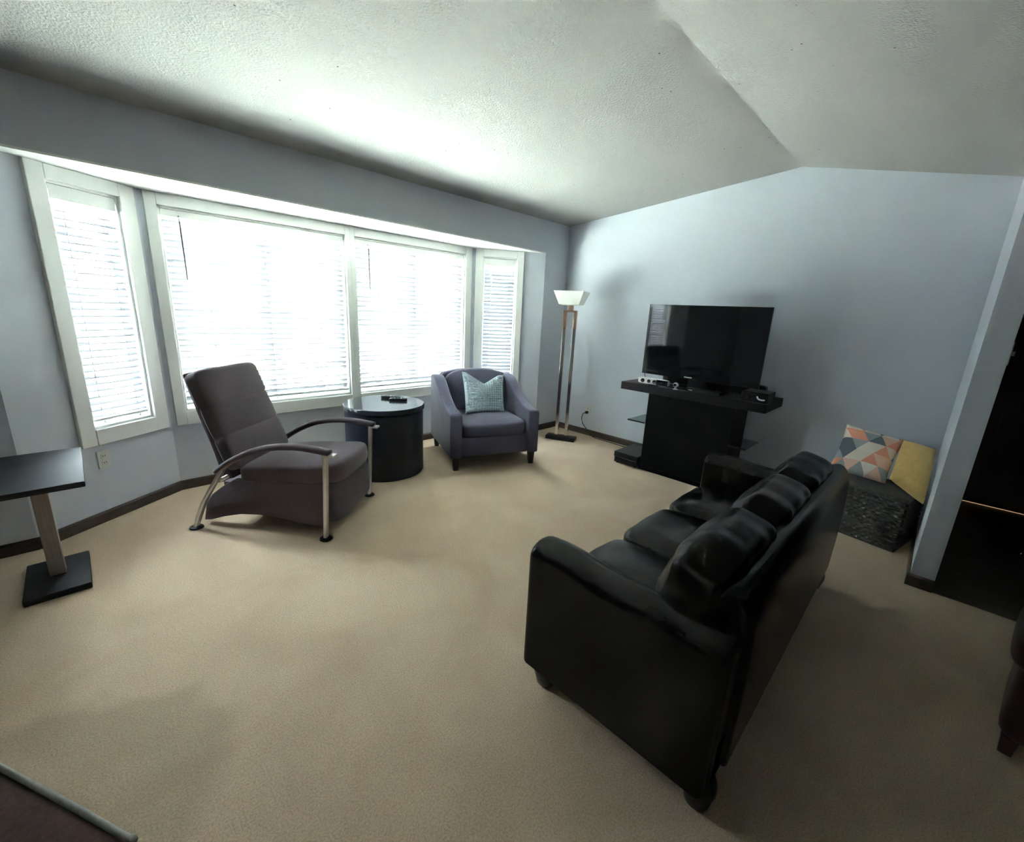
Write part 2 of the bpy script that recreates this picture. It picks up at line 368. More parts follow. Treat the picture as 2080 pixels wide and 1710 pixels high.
struct('floor_entry', bm, 'entry_floor_dark', 'dark entry hall floor beyond the wall end', 'floor')
dr = struct('door_1', bbox(DX+.02, DX+.06, D0+.004, D1-.004, .02, 2.045), 'door_wood', 'dark door in the entry with warm light under it', 'door')
for (a, b, z0, z1) in ((D0+.12, -.80, .2, .85), (-.76, D1-.12, .2, .85), (D0+.12, -.80, 1.0, 1.9), (-.76, D1-.12, 1.0, 1.9)):
    obj('door_panel', bbox(DX+.012, DX+.022, a, b, z0, z1, bev=.006), 'door_wood', dr)
bm = B(); tube(bm, [(DX+.02, D0+.08, 1.0), (DX-.03, D0+.08, 1.0)], (.012, .012)); bmesh.ops.create_uvsphere(bm, u_segments=16, v_segments=10, radius=.028, matrix=Matrix.Translation((DX-.045, D0+.08, 1.0)))
obj('door_knob', bm, 'brushed_metal', dr, smooth=True)
lt = bpy.data.lights.new('hall_lamp', 'POINT'); lt.energy = 26; lt.color = (1, .72, .45); lt.shadow_soft_size = .08
lo = bpy.data.objects.new('ceiling_bulb', lt); COL.objects.link(lo); lo.location = (5.95, -.8, 1.9)
tag(lo, 'warm bulb lighting the room behind the dark door', 'bulb')

# baseboards
def baseboard(name, p, q, label, m='baseboard_wood', h=.072, t=.013):
    p, q = Vector(p), Vector(q); L = (q-p).length
    bm = B(); prism(bm, [(0, 0), (-t, 0), (-t, h-.012), (-t*.4, h), (0, h)], 0, L, 'x')
    o = struct(name, bm, m, label, 'baseboard'); o.location = (p.x, p.y, 0); o.rotation_euler = (0, 0, math.atan2(q.y-p.y, q.x-p.x)); return o
# local -y must face the room
baseboard('baseboard_far_left', (XL, YW), L0, 'dark baseboard at the far left of the window wall')
baseboard('baseboard_bay_left', L0, L1, 'dark baseboard under the narrow left window')
baseboard('baseboard_bay_middle', L1, R1, 'dark baseboard under the two wide windows')
baseboard('baseboard_bay_right', R1, R0, 'dark baseboard under the narrow right window')
baseboard('baseboard_corner', R0, (XT, YW), 'short dark baseboard at the room corner behind the lamp')
baseboard('baseboard_tv', (XT, YW), (XT, PY1), 'dark baseboard along the television wall')
baseboard('baseboard_partition', (XT, PY1), (PX, PY1), 'dark baseboard along the side of the wall end')
baseboard('baseboard_post', (PX, PY1+.013), (PX, PY0-.0), 'short dark baseboard across the foot of the wall end')

# ------------------------------------------------------------------ bay walls, windows, blinds
NSLAT = 30
def bay_panel(side, p, q, holes, label):
    """wall from p to q (interior on the right-hand side -y local); holes = (s0,s1,z0,z1)"""
    p, q = Vector(p), Vector(q); L = (q-p).length; rz = math.atan2(q.y-p.y, q.x-p.x)
    bm = B(); xs = 0; T = .11
    z0, z1 = holes[0][2], holes[0][3]
    box(bm, 0, L, 0, T, 0, z0); box(bm, 0, L, 0, T, z1, HZ)
    for h in holes:
        if h[0] > xs: box(bm, xs, h[0], 0, T, z0, z1)
        xs = h[1]
    box(bm, xs, L, 0, T, z0, z1)
    w = struct('wall_'+side, bm, 'wall_paint', label, 'wall'); w.location = (p.x, p.y, 0); w.rotation_euler = (0, 0, rz)
    return Matrix.Translation((p.x, p.y, 0)) @ Matrix.Rotation(rz, 4, 'Z')
slat_cache = {}
def window(n, M, h, cas, slider, label):
    """h = opening; cas = outer casing (s0,s1,z0,z1)"""
    s0, s1, z0, z1 = h; c0, c1, d0, d1 = cas
    w = bpy.data.objects.new('window_%d' % n, None); COL.objects.link(w); w.matrix_world = M; tag(w, label, 'window', kind='structure'); w.empty_display_size = .1
    t = .022
    for nm, a in (('casing_stile', (c0, s0, -t, .002, d0, d1)), ('casing_stile', (s1, c1, -t, .002, d0, d1)), ('casing_head', (s0, s1, -t, .002, z1, d1)), ('casing_sill', (s0, s1, -t-.004, .002, d0, z0))):
        obj(nm, bbox(*a, bev=.004), 'trim_white', w)
    jt = .014
    bm = B(); box(bm, s0-.001, s0+jt, 0, .12, z0, z1); box(bm, s1-jt, s1+.001, 0, .12, z0, z1); box(bm, s0, s1, 0, .12, z1-jt, z1+.001); box(bm, s0, s1, 0, .12, z0-.001, z0+jt)
    obj('jamb', bm, 'trim_white', w)
    a0, a1, b0, b1 = s0+jt, s1-jt, z0+jt, z1-jt; fr = .042
    panes = [(a0, a1, .085, .105)] if not slider else [(a0, (a0+a1)/2+.02, .090, .108), ((a0+a1)/2-.02, a1, .070, .088)]
    for (x0, x1, y0, y1) in panes:
        bm = B(); box(bm, x0, x0+fr, y0, y1, b0, b1); box(bm, x1-fr, x1, y0, y1, b0, b1); box(bm, x0+fr, x1-fr, y0, y1, b0, b0+fr); box(bm, x0+fr, x1-fr, y0, y1, b1-fr, b1)
        s = obj('sash', bm, 'trim_white', w)
        obj('pane', bbox(x0+fr-.004, x1-fr+.004, (y0+y1)/2-.002, (y0+y1)/2+.002, b0+fr-.004, b1-fr+.004), 'window_glass', s)
    pl = bpy.data.lights.new('portal', 'AREA'); pl.shape = 'RECTANGLE'; pl.size = s1-s0; pl.size_y = z1-z0; pl.cycles.is_portal = True
    po = bpy.data.objects.new('daylight_portal', pl); COL.objects.link(po)
    po.matrix_world = M @ Matrix.Translation(((s0+s1)/2, .125, (z0+z1)/2)) @ Matrix.Rotation(-PI/2, 4, 'X'); po.parent = w; po.matrix_parent_inverse = M.inverted()
def blind(M, h, tilt, val, label, wand=None, dip=0):
    s0, s1, z0, z1 = h; a0, a1 = s0+.018, s1-.018; yc = .036
    w = bpy.data.objects.new('window_blind', None); COL.objects.link(w); w.matrix_world = M @ Matrix.Translation((s0, 0, z0)); w.empty_display_size = .05
    tag(w, label, 'blind', 'white slatted blinds in the bay window')
    W, Hh = s1-s0, z1-z0; x0, x1 = .018, W-.018
    obj('valance', bbox(x0, x1, .002, .012, Hh-.016-val, Hh-.016, bev=.003), 'trim_white', w)
    obj('headrail', bbox(x0, x1, .013, .062, Hh-.016-.045, Hh-.016), 'trim_white', w)
    top = Hh-.016-max(val, .045)-.012; bot = .075
    bm = B(); a = .028; pr = []
    for t in (-1, -.88, -.55, -.1, .35, .7, 1): pr.append((t*a, .0022*(1-t*t)))
    prf = pr+[(y, z-.0026) for y, z in pr[::-1]]
    prism(bm, prf, x0+.002, x1-.002, 'x')
    bm.faces.ensure_lookup_table()
    for v in bm.verts:                                   # rounded opaque lip along the room-side edge
        if v.co.y < -a+.0005 and v.co.z < -.001: v.co.z -= .0030; v.co.y -= .0006
    first = obj('slat', bm, 'slat_vinyl', w, smooth='auto'); first.data.materials.append(MATS['slat_edge'])
    for p in first.data.polygons:
        if all(first.data.vertices[i].co.y < -a*.85 for i in p.vertices): p.material_index = 1
    for k in range(NSLAT):
        z = bot+(top-bot)*(k+.3)/NSLAT
        tl = tilt+random.uniform(-1.2, 1.2)
        if k == 0: o = first
        else: o = inst(first, 'slat', w, (0, 0, 0))
        o.location = (0, yc, z); o.rotation_euler = (math.radians(tl), math.radians(random.uniform(-.06, .06)), 0)
    obj('bottom_rail', bbox(x0, x1, yc-.025, yc+.025, bot-.034, bot-.016, bev=.004), 'trim_white', w)
    nc = 2 if W < .7 else 3
    for k in range(nc):
        x = x0+(x1-x0)*(.18+.64*k/(nc-1))
        for dy in (-.021, .021):
            obj('ladder_cord', bbox(x-.0012, x+.0012, yc+dy-.001, yc+dy+.001, bot-.02, top+.02), 'slat_vinyl', w)
        bm = B(); lathe(bm, [(.004, bot-.05), (.007, bot-.046), (.004, bot-.03)], 10, (x, yc-.03)); obj('cord_tassel', bm, 'trim_white', w, smooth=True)
    if wand:
        x, z0w, z1w, m = wand; bm = B(); tube(bm, [(x, .004, Hh-.03-z0w), (x, -.012, Hh-.05-z0w), (x+.003, -.013, Hh-z1w)], (.0042, .0042), n=8)
        obj('tilt_wand', bm, m, w, smooth=True)
mat('wand_grey', (.16, .17, .18), .3)

vL = math.hypot(L1[0]-L0[0], L1[1]-L0[1]); vR = math.hypot(R0[0]-R1[0], R0[1]-R1[1])
oz0, oz1 = .61, 2.03; cz0, cz1 = .51, 2.108
hL = (.375, .755, oz0, oz1); ML = bay_panel('bay_left', L0, L1, [hL], 'angled grey bay wall around the narrow left window')
hC1 = (.095, 1.385, oz0, oz1); hC2 = (1.47, 2.745, oz0, oz1)
MC = bay_panel('bay_middle', L1, R1, [hC1, hC2], 'grey bay wall around the two wide windows')
hR = (.115, .505, oz0, oz1); MR = bay_panel('bay_right', R1, R0, [hR], 'angled grey bay wall around the narrow right window')
window(1, ML, hL, (.29, .848, cz0, cz1), False, 'narrow white framed window at the left end of the bay')
window(2, MC, hC1, (.03, 1.4275, cz0, cz1), True, 'wide white framed window behind the reclining chair')
window(3, MC, hC2, (1.4275, 2.83, cz0, cz1), True, 'wide white framed window behind the drum table')
window(4, MR, hR, (.03, .58, cz0, cz1), False, 'narrow white framed window behind the blue-grey armchair')
blind(ML, hL, 40, .075, 'white slat blind in the narrow left window, its upper slats showing the outdoors')
blind(MC, hC1, -51, .045, 'wide white slat blind behind the reclining chair', wand=(.115, .02, .47, 'wand_grey'))
blind(MC, hC2, -51, .045, 'wide white slat blind behind the round drum table', wand=(.135, .02, .46, 'wand_grey'))
blind(MR, hR, 58, .075, 'white slat blind in the narrow right window above the armchair', wand=(.10, .05, .55, 'trim_white'))

# ------------------------------------------------------------------ outside
struct('ground', bbox(-40, 50, YW+.7, 70, -.6, -.45), 'lawn', 'green lawn outside the bay window', 'lawn')
struct('ground_street', bbox(-40, 50, 12, 19, -.45, -.44), 'asphalt', 'pale street beyond the lawn', 'street')
def house(x, y, w, d, label):
    t = thing('neighbour_house', label, 'house', (x, y, -.45))
    obj('wall', bbox(0, w, 0, d, 0, 2.9), 'siding', t)
    bm = B(); prism(bm, [(-.5, 2.8), (d+.5, 2.8), (d/2, 4.6)], -.4, w+.4, 'x'); obj('roof', bm, 'shingle', t)
    for k in range(3):
        f = obj('window_frame', bbox(1+k*w/3.4, 2.4+k*w/3.4, -.05, .02, 1.0, 2.2), 'trim_white', t)
        obj('pane', bbox(1.08+k*w/3.4, 2.32+k*w/3.4, -.06, -.04, 1.08, 2.12), 'black_gloss', f)
    obj('chimney', bbox(w*.7, w*.7+.8, d/2-.4, d/2+.4, 3.6, 5.4), 'siding', t)
house(-9, 24, 13, 9, 'brick house across the street seen through the left blind')
def tree(x, y, h, r, label):
    t = thing('tree', label, 'tree', (x, y, -.45), group='trees across the lawn')
    bm = B(); tube(bm, spline([(0, 0, 0), (.05, 0, h*.3), (0, .05, h*.7)], 4), lambda f: (.22-.12*f,)*2, n=10); obj('trunk', bm, 'bark', t, smooth=True)
    bm = B()
    for k in range(9):
        a = 2*PI*k/8; q = (r*.55*math.cos(a), r*.55*math.sin(a), h*(.62+.25*random.random())) if k < 8 else (0, 0, h*.95)
        m0 = len(bm.verts); bmesh.ops.create_icosphere(bm, subdivisions=3, radius=r*random.uniform(.45, .62), matrix=Matrix.Translation(q))
        bm.verts.ensure_lookup_table()
        for v in bm.verts[m0:]:
            d = (v.co-Vector(q)); v.co = Vector(q)+d*(1+random.uniform(-.16, .16))
    obj('crown', bm, 'foliage', t)
tree(-7.5, 16.5, 6.5, 2.3, 'leafy tree standing on the lawn beyond the left window')
tree(9.5, 11, 6.0, 2.2, 'leafy tree standing on the lawn beyond the right window')

# ------------------------------------------------------------------ black leather sofa
X0, X1, Y0, Y1 = 1.08, 2.88, .20, .94
sf = thing('leather_sofa', 'black leather three-seat sofa with rounded arms on the beige carpet', 'sofa', (0, 0, 0))
obj('base_frame', bbox(X0+.03, X1-.03, Y0+.02, Y1-.05, .11, .30, bev=.02), 'leather', sf, smooth='auto')
def arm(x0, x1):
    bm = B(); pts = []
    # outline in (x,z), rounded top
    zt, r = .625, (x1-x0)/2
    pts = [(x0, .105), (x1, .105)]
    for k in range(0, 13):
        a = PI*k/12; pts.append((x0+r+r*math.cos(a), zt-.75*r+.75*r*math.sin(a)))
    prism(bm, pts, Y0+.02, Y1, 'y', bev=.028, seg=4)
    bmesh.ops.subdivide_edges(bm, edges=[e for e in bm.edges if abs(e.verts[0].co.y-e.verts[1].co.y) > .4], cuts=14)
    for v in bm.verts:                                   # top falls a touch towards the back, front bulges
        f = (Y1-v.co.y)/(Y1-Y0)
        if v.co.z > .3: v.co.z += -.015*max(0, f-.55)+.006*math.sin(f*9)*(v.co.z-.3)/.3
        if v.co.z > .2: v.co.x += .004*math.sin(v.co.y*17)
    return bm
obj('arm', arm(X0, X0+.15), 'leather', sf, smooth='auto'); obj('arm', arm(X1-.15, X1), 'leather', sf, smooth='auto')
# back frame: rounded top leaning back
bm = B(); pts = [(.36, .14), (.36, .55), (.345, .65), (.315, .71), (.275, .735), (.242, .725), (.215, .68), (.203, .58), (.20, .38), (.205, .14)]
sp = spline([(p[0], p[1], 0) for p in pts[1:]], 4); pts = [(.36, .14)]+[(p.x, p.y) for p in sp]
prism(bm, pts, X0+.105, X1-.03, 'x', bev=.035, seg=4)
obj('back_frame', bm, 'leather', sf, smooth='auto')
sw = (X1-X0-.30)/3
for k in range(3):
    cx = X0+.15+sw*(k+.5)
    def crease(v, k=k):
        v = v.copy(); v.z += .004*math.sin(v.x*31+k)*math.cos(v.y*19) ; return v
    obj('seat_cushion', puffbox(sw-.004, .56, .17, (.0, .012, .026), 7, 14, crease), 'leather', sf, smooth=True, loc=(cx, .655, .355))
    def wr(v, k=k):
        v = v.copy(); e = abs(v.x)/(sw/2)
        v.y += .005*math.sin(v.x*60+v.z*30+k*2)*e*e+.003*math.sin(v.z*50+k); v.z += .004*math.sin(v.x*40+k*1.7); return v
    bw = (X1-X0-.18)/3; bcx = X0+.09+bw*(k+.5)
    obj('back_cushion', puffbox(bw+.006, .20, .44, (.0, .028, .015), 5, 16, wr), 'leather', sf, smooth=True, loc=(bcx, .405, .572), rot=(math.radians(14), 0, 0))
for (x, y) in ((X0+.075, Y1-.075), (X0+.085, Y0+.055), (X1-.075, Y1-.075), (X1-.085, Y0+.055)):
    bm = B(); lathe(bm, [(.030, 0), (.038, .008), (.042, .03), (.050, .06), (.050, .085), (.040, .112)], 20); obj('leg', bm, 'dark_leg', sf, smooth=True, loc=(x, y, 0))

# ------------------------------------------------------------------ recliner
rc = thing('reclining_chair', 'taupe fabric reclining chair with curved arms and metal legs', 'chair', (.385, 3.172, 0), math.atan2(-.764, .646))
y0, y1 = .055, .62
# base panel with arched underside, swept at the rear
base = [(.83, .045), (.845, .345), (.24, .325), (.16, .275), (.085, .215), (.04, .15), (.012, .03)]
arch = [(.06, .035), (.15, .065), (.27, .092), (.40, .098), (.55, .085), (.70, .06)]
for nm, a, b in (('side_panel', y0, y0+.05), ('side_panel', y1-.05, y1)):
    bm = B(); prism(bm, base+arch, a, b, 'y', bev=.006); obj(nm, bm, 'recliner_fabric', rc, smooth='auto')
obj('under_frame', bbox(.14, .82, y0+.05, y1-.05, .13, .29), 'recliner_fabric', rc)
obj('footrest_panel', puffbox(.07, y1-y0, .31, (.008, 0, 0), 6, 8), 'recliner_fabric', rc, smooth=True, loc=(.868, (y0+y1)/2, .225), rot=(0, math.radians(-5), 0))
def seatf(v):
    v = v.copy(); f = (v.x+.33)/.66; v.z += .022*math.sin(max(0, f)*PI*.8)+(.02 if f > .7 else 0)*(f-.7)/.3
    return v
obj('seat_cushion', puffbox(.68, y1-y0, .14, (.02, .0, .022), 6, 14, seatf), 'recliner_fabric', rc, smooth=True, loc=(.585, (y0+y1)/2, .365), rot=(0, math.radians(-3), 0))
obj('seat_front_roll', puffbox(.26, y1-y0-.01, .13, (.015, 0, .012), 4, 10), 'recliner_fabric', rc, smooth=True, loc=(.80, (y0+y1)/2, .395), rot=(0, math.radians(4), 0))
# back: rear shell and three stacked pads
bk = [(.17, .315), (.125, .50), (.06, .715), (-.012, .965), (-.012, .985), (.0, .992), (.035, .95), (.10, .72), (.175, .50), (.235, .335)]
bm = B(); prism(bm, bk, y0+.012, y1-.012, 'y', bev=.01); obj('back_shell', bm, 'recliner_fabric', rc, smooth='auto')
ax, az = Vector((.255, 0, .385)), Vector((.028, 0, 1.0)); dv = az-ax; ln = dv.length; ang = math.atan2(dv.x, dv.z)
for (f0, f1, th) in ((0, .375, .105), (.315, .695, .098), (.635, 1.0, .108)):
    c = ax+dv*(f0+f1)/2
    obj('back_pad', puffbox(th, y1-y0, ln*(f1-f0)+.006, (.010, .0, .0), 7, 12), 'recliner_fabric', rc, smooth=True, loc=(c.x, (y0+y1)/2, c.z), rot=(0, ang, 0))
for yy in (0., .675):
    pa = spline([(.925, yy, .578), (.83, yy, .592), (.72, yy, .600), (.60, yy, .592), (.48, yy, .567), (.37, yy, .522), (.27, yy, .465), (.19, yy, .405)], 5)
    bm = B(); tube(bm, pa, lambda f: (.030, .019), side=(0, 1, 0), n=14, power=2.6); a_ = obj('arm', bm, 'recliner_fabric', rc, smooth=True)
    obj('tip_plate', bbox(.90, .958, yy-.026, yy+.026, .556, .570, bev=.003), 'brushed_metal', a_)
    bm = B(); tube(bm, spline([(.895, yy, .566), (.888, yy, .40), (.876, yy, .18), (.866, yy, .012)], 4), lambda f: (.021-.005*f, .012), side=(0, 1, 0), n=12, power=4); fl = obj('front_leg', bm, 'brushed_metal', rc, smooth='auto')
    bm = B(); lathe(bm, [(.034, 0), (.040, .004), (.036, .012), (.014, .016), (.012, .02)], 22); obj('foot_pad', bm, 'black_plastic', fl, smooth='auto', loc=(.866, yy, 0))
    bm = B(); tube(bm, spline([(.235, yy, .425), (.16, yy, .318), (.085, yy, .20), (.035, yy, .10), (.0, yy, .012)], 5), lambda f: (.019, .012), side=(0, 1, 0), n=12, power=4); rl = obj('rear_leg', bm, 'brushed_metal', rc, smooth='auto')
    bm = B(); lathe(bm, [(.034, 0), (.040, .004), (.036, .012), (.014, .016), (.012, .02)], 22); obj('foot_pad', bm, 'black_plastic', rl, smooth='auto', loc=(0, yy, 0))
bm = B(); tube(bm, [(.20, .0, .345), (.20, .675, .345)], (.012, .012), n=10); obj('cross_bar', bm, 'brushed_metal', rc, smooth=True)

# ------------------------------------------------------------------ drum table + remotes
TX, TY, TR, TZ = 1.85, 3.385, .345, .62
dt = thing('drum_table', 'round dark navy drum side table with a glossy top', 'table', (TX, TY, 0))
bm = B(); lathe(bm, [(TR-.02, 0), (TR-.012, .012), (TR-.012, TZ-.055), (TR-.02, TZ-.05), (TR-.02, TZ-.046)], 72); obj('drum', bm, 'navy_wood', dt, smooth='auto')
bm = B(); lathe(bm, [(TR-.004, TZ-.044), (TR, TZ-.040), (TR, TZ-.005), (TR-.004, TZ)], 72); obj('table_top', bm, 'tabletop_gloss', dt, smooth='auto')
def remote(x, y, rz, l, w, label):
    t = thing('remote_control', label, 'remote', (x, y, TZ), rz, group='remotes on the drum table')
    obj('body', puffbox(l, w, .022, (0, 0, .002), 8, 8), 'black_plastic', t, smooth=True, loc=(0, 0, .012))
    for i in range(4):
        for j in range(3): obj('button', bbox(-l*.3+i*l*.17, -l*.3+i*l*.17+.011, (j-1)*w*.27-.004, (j-1)*w*.27+.004, .0235, .027), 'black_laminate', t)
remote(1.985, 3.50, math.radians(-50), .185, .046, 'black remote lying at the back of the drum table, the farther of two')
remote(1.99, 3.385, math.radians(-38), .16, .055, 'black remote lying nearer on the drum table, the wider of two')

# ------------------------------------------------------------------ blue-grey armchair
ac = thing('armchair', 'blue-grey fabric armchair with sloping arms and dark wooden legs', 'armchair', (2.32, 2.964, 0), math.atan2(-.384, .927))
def armc(x0, x1):
    bm = B()
    top = spline([(-.03, .50, 0), (-.01, .535, 0), (.06, .545, 0), (.20, .565, 0), (.36, .625, 0), (.50, .71, 0), (.60, .765, 0), (.70, .785, 0), (.80, .775, 0)], 4)
    pts = [(.80, .125), (-.035, .125)]+[(p.x, p.y) for p in top]
    prism(bm, pts, x0, x1, 'x', bev=.022, seg=4); return bm
obj('arm', armc(-.06, .055), 'armchair_fabric', ac, smooth='auto'); obj('arm', armc(.71, .825), 'armchair_fabric', ac, smooth='auto')
obj('front_rail', bbox(.05, .715, -.015, .06, .125, .31, bev=.012), 'armchair_fabric', ac, smooth='auto')
obj('seat_deck', bbox(.05, .715, .05, .76, .16, .30), 'armchair_fabric', ac)
obj('seat_cushion', puffbox(.66, .66, .155, (0, .02, .03), 6, 14), 'armchair_fabric', ac, smooth=True, loc=(.3825, .30, .365))
bm = B(); top = spline([(.0, .74, 0), (.04, .79, 0), (.12, .82, 0), (.25, .838, 0), (.3825, .842, 0), (.515, .838, 0), (.645, .82, 0), (.725, .79, 0), (.765, .74, 0)], 4)
prism(bm, [(.765, .13), (0., .13)]+[(p.x, p.y) for p in top], .70, .80, 'y', bev=.02, seg=3); obj('back_frame', bm, 'armchair_fabric', ac, smooth='auto')
def bkf(v):
    v = v.copy(); v.z += -.30*v.x*v.x*(1 if v.z > 0 else 0); return v
obj('back_cushion', puffbox(.67, .16, .44, (0, .035, .012), 5, 14, bkf), 'armchair_fabric', ac, smooth=True, loc=(.3825, .635, .625), rot=(math.radians(-10), 0, 0))
for (x, y) in ((0, 0), (.765, 0), (0, .765), (.765, .765)):
    bm = B(); tube(bm, [(0, 0, .135), (0, 0, .06), (0, -.006, .0)], lambda f: (.032-.010*f, .032-.010*f), side=(1, 0, 0), n=12, power=6)
    obj('leg', bm, 'dark_leg', ac, smooth='auto', loc=(x, y+.005, 0))
# waffle cushion on it
Mx = ac.matrix_basis.copy(); Mx = Matrix.Translation((2.32, 2.964, 0)) @ Matrix.Rotation(math.atan2(-.384, .927), 4, 'Z')
cs = [Mx @ Vector(p) for p in ((.175, .29, .455), (.585, .30, .45), (.625, .47, .805), (.175, .45, .85))]
wp = tag(obj('throw_pillow', pillow(cs, .15, n=112, ear=.07, waffle=16, wd=.011, chop=.10), 'waffle_fabric', smooth=True), 'pale blue waffle-textured pillow propped on the blue-grey armchair', 'pillow')

# ------------------------------------------------------------------ floor lamp
lx, ly = 3.935, 3.01
la = math.atan2(2.82-3.141, 3.945-3.808)     # direction of the long side of the base
fl = thing('floor_lamp', 'torchiere floor lamp with twin metal bars and white glass shade', 'lamp', (lx, ly, 0), la)
obj('base', bbox(-.175, .175, -.072, .072, 0, .042, bev=.006), 'black_laminate', fl, smooth='auto')
for s in (-1, 1):
    br = obj('bar', bbox(s*.058-.018, s*.058+.018, -.016, .016, .042, 1.29, bev=.002), 'lamp_chrome', fl)
    obj('bar_top', bbox(s*.058-.019, s*.058+.019, -.017, .017, 1.29, 1.47, bev=.002), 'lamp_copper', fl)
obj('bracket', bbox(-.077, .077, -.017, .017, 1.47, 1.49, bev=.002), 'lamp_copper', fl)
obj('foot_bracket', bbox(-.040, .040, -.012, .012, .042, .062, bev=.002), 'lamp_copper', fl)
obj('neck', bbox(-.03, .03, -.02, .02, 1.49, 1.545, bev=.002), 'lamp_copper', fl)
bm = B(); rings = []
for (hw, hd, z) in ((.088, .088, 1.545), (.112, .112, 1.552), (.165, .165, 1.69), (.159, .159, 1.69), (.106, .106, 1.56), (.08, .08, 1.556)):
    rings.append([bm.verts.new((a*hw, b*hd, z)) for a, b in ((-1, -1), (1, -1), (1, 1), (-1, 1))])
for a, b in zip(rings, rings[1:]):
    for k in range(4): bm.faces.new((a[k], a[(k+1) % 4], b[(k+1) % 4], b[k]))
bm.faces.new(rings[0][::-1]); bm.faces.new(rings[-1])
obj('lamp_shade', bm, 'lamp_glass', fl)

# ------------------------------------------------------------------ outlets, switch, cord
def plate(name, label, cat, M, sockets=True):
    t = bpy.data.objects.new(name, None); COL.objects.link(t); t.matrix_world = M; tag(t, label, cat); t.empty_display_size = .05
    obj('cover_plate', bbox(-.036, .036, -.007, 0, -.058, .058, bev=.003), 'plate_white', t)
    if sockets:
        for z in (-.022, .022):
            s = obj('socket', bbox(-.016, .016, -.0095, -.006, z-.014, z+.014, bev=.002), 'plate_white', t)
            for x in (-.006, .006): obj('slot', bbox(x-.0015, x+.0015, -.0102, -.009, z-.004, z+.007), 'dark_slot', s)
    else:
        obj('toggle', bbox(-.006, .006, -.02, -.006, -.012, .012, bev=.002), 'plate_white', t)
    return t
plate('wall_outlet', 'white outlet plate under the narrow left window', 'outlet', ML @ Matrix.Translation((.40, 0, .41)))
plate('wall_outlet', 'white outlet plate with a black plug on the television wall', 'outlet', Matrix.Translation((XT, 2.945, .31)) @ Matrix.Rotation(-PI/2, 4, 'Z'))
plate('light_switch', 'light switch plate on the dark side of the wall end', 'switch', Matrix.Translation((PX+.065, PY0, 1.36)), False)
cd = thing('power_cord', 'black power cord hanging from the outlet to the floor', 'cord', (XT, 2.945, 0))
obj('plug', puffbox(.04, .03, .03, (0, 0, 0), 5, 4), 'black_plastic', cd, smooth=True, loc=(-.028, 0, .288))
bm = B(); tube(bm, spline([(-.045, 0, .288), (-.06, .03, .27), (-.05, .05, .21), (-.045, .03, .14), (-.045, -.06, .06), (-.05, -.14, .008), (-.06, -.3, .006), (-.08, -.62, .006)], 6), (.0045, .0045), n=8)
obj('cable', bm, 'black_plastic', cd, smooth=True)

# ------------------------------------------------------------------ TV stand and television
st = thing('tv_stand', 'black television stand with a wide top shelf and central column', 'stand', (0, 0, 0))
obj('column', bbox(3.77, 4.14, 1.115, 1.885, .0, .762, bev=.004), 'black_wood', st)
obj('top_shelf', bbox(3.745, 4.24, .885, 2.175, .762, .835, bev=.004), 'black_laminate', st)
for (a, b, z) in ((1.885, 2.065, .465), (.975, 1.115, .435)):
    gs = obj('glass_shelf', bbox(3.76, 4.10, a, b, z, z+.009), 'shelf_glass', st)
    obj('edge_strip', bbox(3.752, 3.76, a, b, z-.002, z+.011), 'black_plastic', gs)
obj('plinth', bbox(3.76, 4.2, 1.06, 1.90, 0, .045, bev=.004), 'black_wood', st)
av = thing('media_player', 'low black media box on the floor left of the stand', 'media box', (3.925, 2.03, 0))
obj('case', bbox(-.19, .19, -.125, .125, .012, .068, bev=.004), 'black_plastic', av); obj('lid', bbox(-.195, .195, -.13, .13, .068, .122, bev=.005), 'black_laminate', av)
for (x, y) in ((-.16, -.1), (-.16, .1), (.16, -.1), (.16, .1)):
    bm = B(); lathe(bm, [(.014, 0), (.016, .006), (.014, .013)], 12); obj('foot', bm, 'black_plastic', av, loc=(x, y, 0))
tv = thing('television', 'flat black television reflecting the window blinds', 'television', (3.86, 1.503, .835))
TVW, Z0, Z1 = .515, .098, .738
bm = B(); b_ = .020
box(bm, -.022, .0, -TVW, TVW, Z0, Z0+.032); box(bm, -.022, 0, -TVW, TVW, Z1-b_, Z1); box(bm, -.022, 0, -TVW, -TVW+b_, Z0+.032, Z1-b_); box(bm, -.022, 0, TVW-b_, TVW, Z0+.032, Z1-b_)
obj('bezel', bm, 'black_gloss', tv)
obj('screen', bbox(-.017, .0, -TVW+b_-.002, TVW-b_+.002, Z0+.030, Z1-b_+.002), 'black_gloss', tv)
obj('back_cover', bbox(.0, .045, -TVW+.03, TVW-.03, Z0+.03, Z1-.04, bev=.015), 'black_plastic', tv, smooth='auto')
obj('neck', bbox(.0, .03, -.07, .07, .014, Z0+.05, bev=.004), 'black_plastic', tv)
obj('foot', bbox(-.03, .14, -.25, .25, 0, .016, bev=.007), 'black_gloss', tv)
obj('maker_mark', bbox(-.0235, -.022, -.035+.065, .035+.065, Z0+.011, Z0+.021), 'logo_white', tv, label='small pale maker mark under the screen')
sb_ = thing('soundbar', 'long low black soundbar lying behind the television foot', 'soundbar', (4.10, 1.45, .835))
obj('case', puffbox(.09, .92, .10, (0, 0, 0), 10, 8), 'black_plastic', sb_, smooth=True, loc=(0, 0, .052))
obj('grille', bbox(-.052, -.044, -.40, .40, .015, .088, bev=.003), 'black_wood', sb_)
sn = thing('sensor_bar', 'silver sensor bar with round black lenses under the television', 'sensor bar', (3.765, 1.85, .835))
obj('stand_foot', bbox(-.012, .03, -.045, .045, 0, .014, bev=.003), 'black_plastic', sn)
obj('body', puffbox(.052, .30, .056, (0, 0, .0), 7, 8), 'silver_plastic', sn, smooth=True, loc=(0, 0, .042))
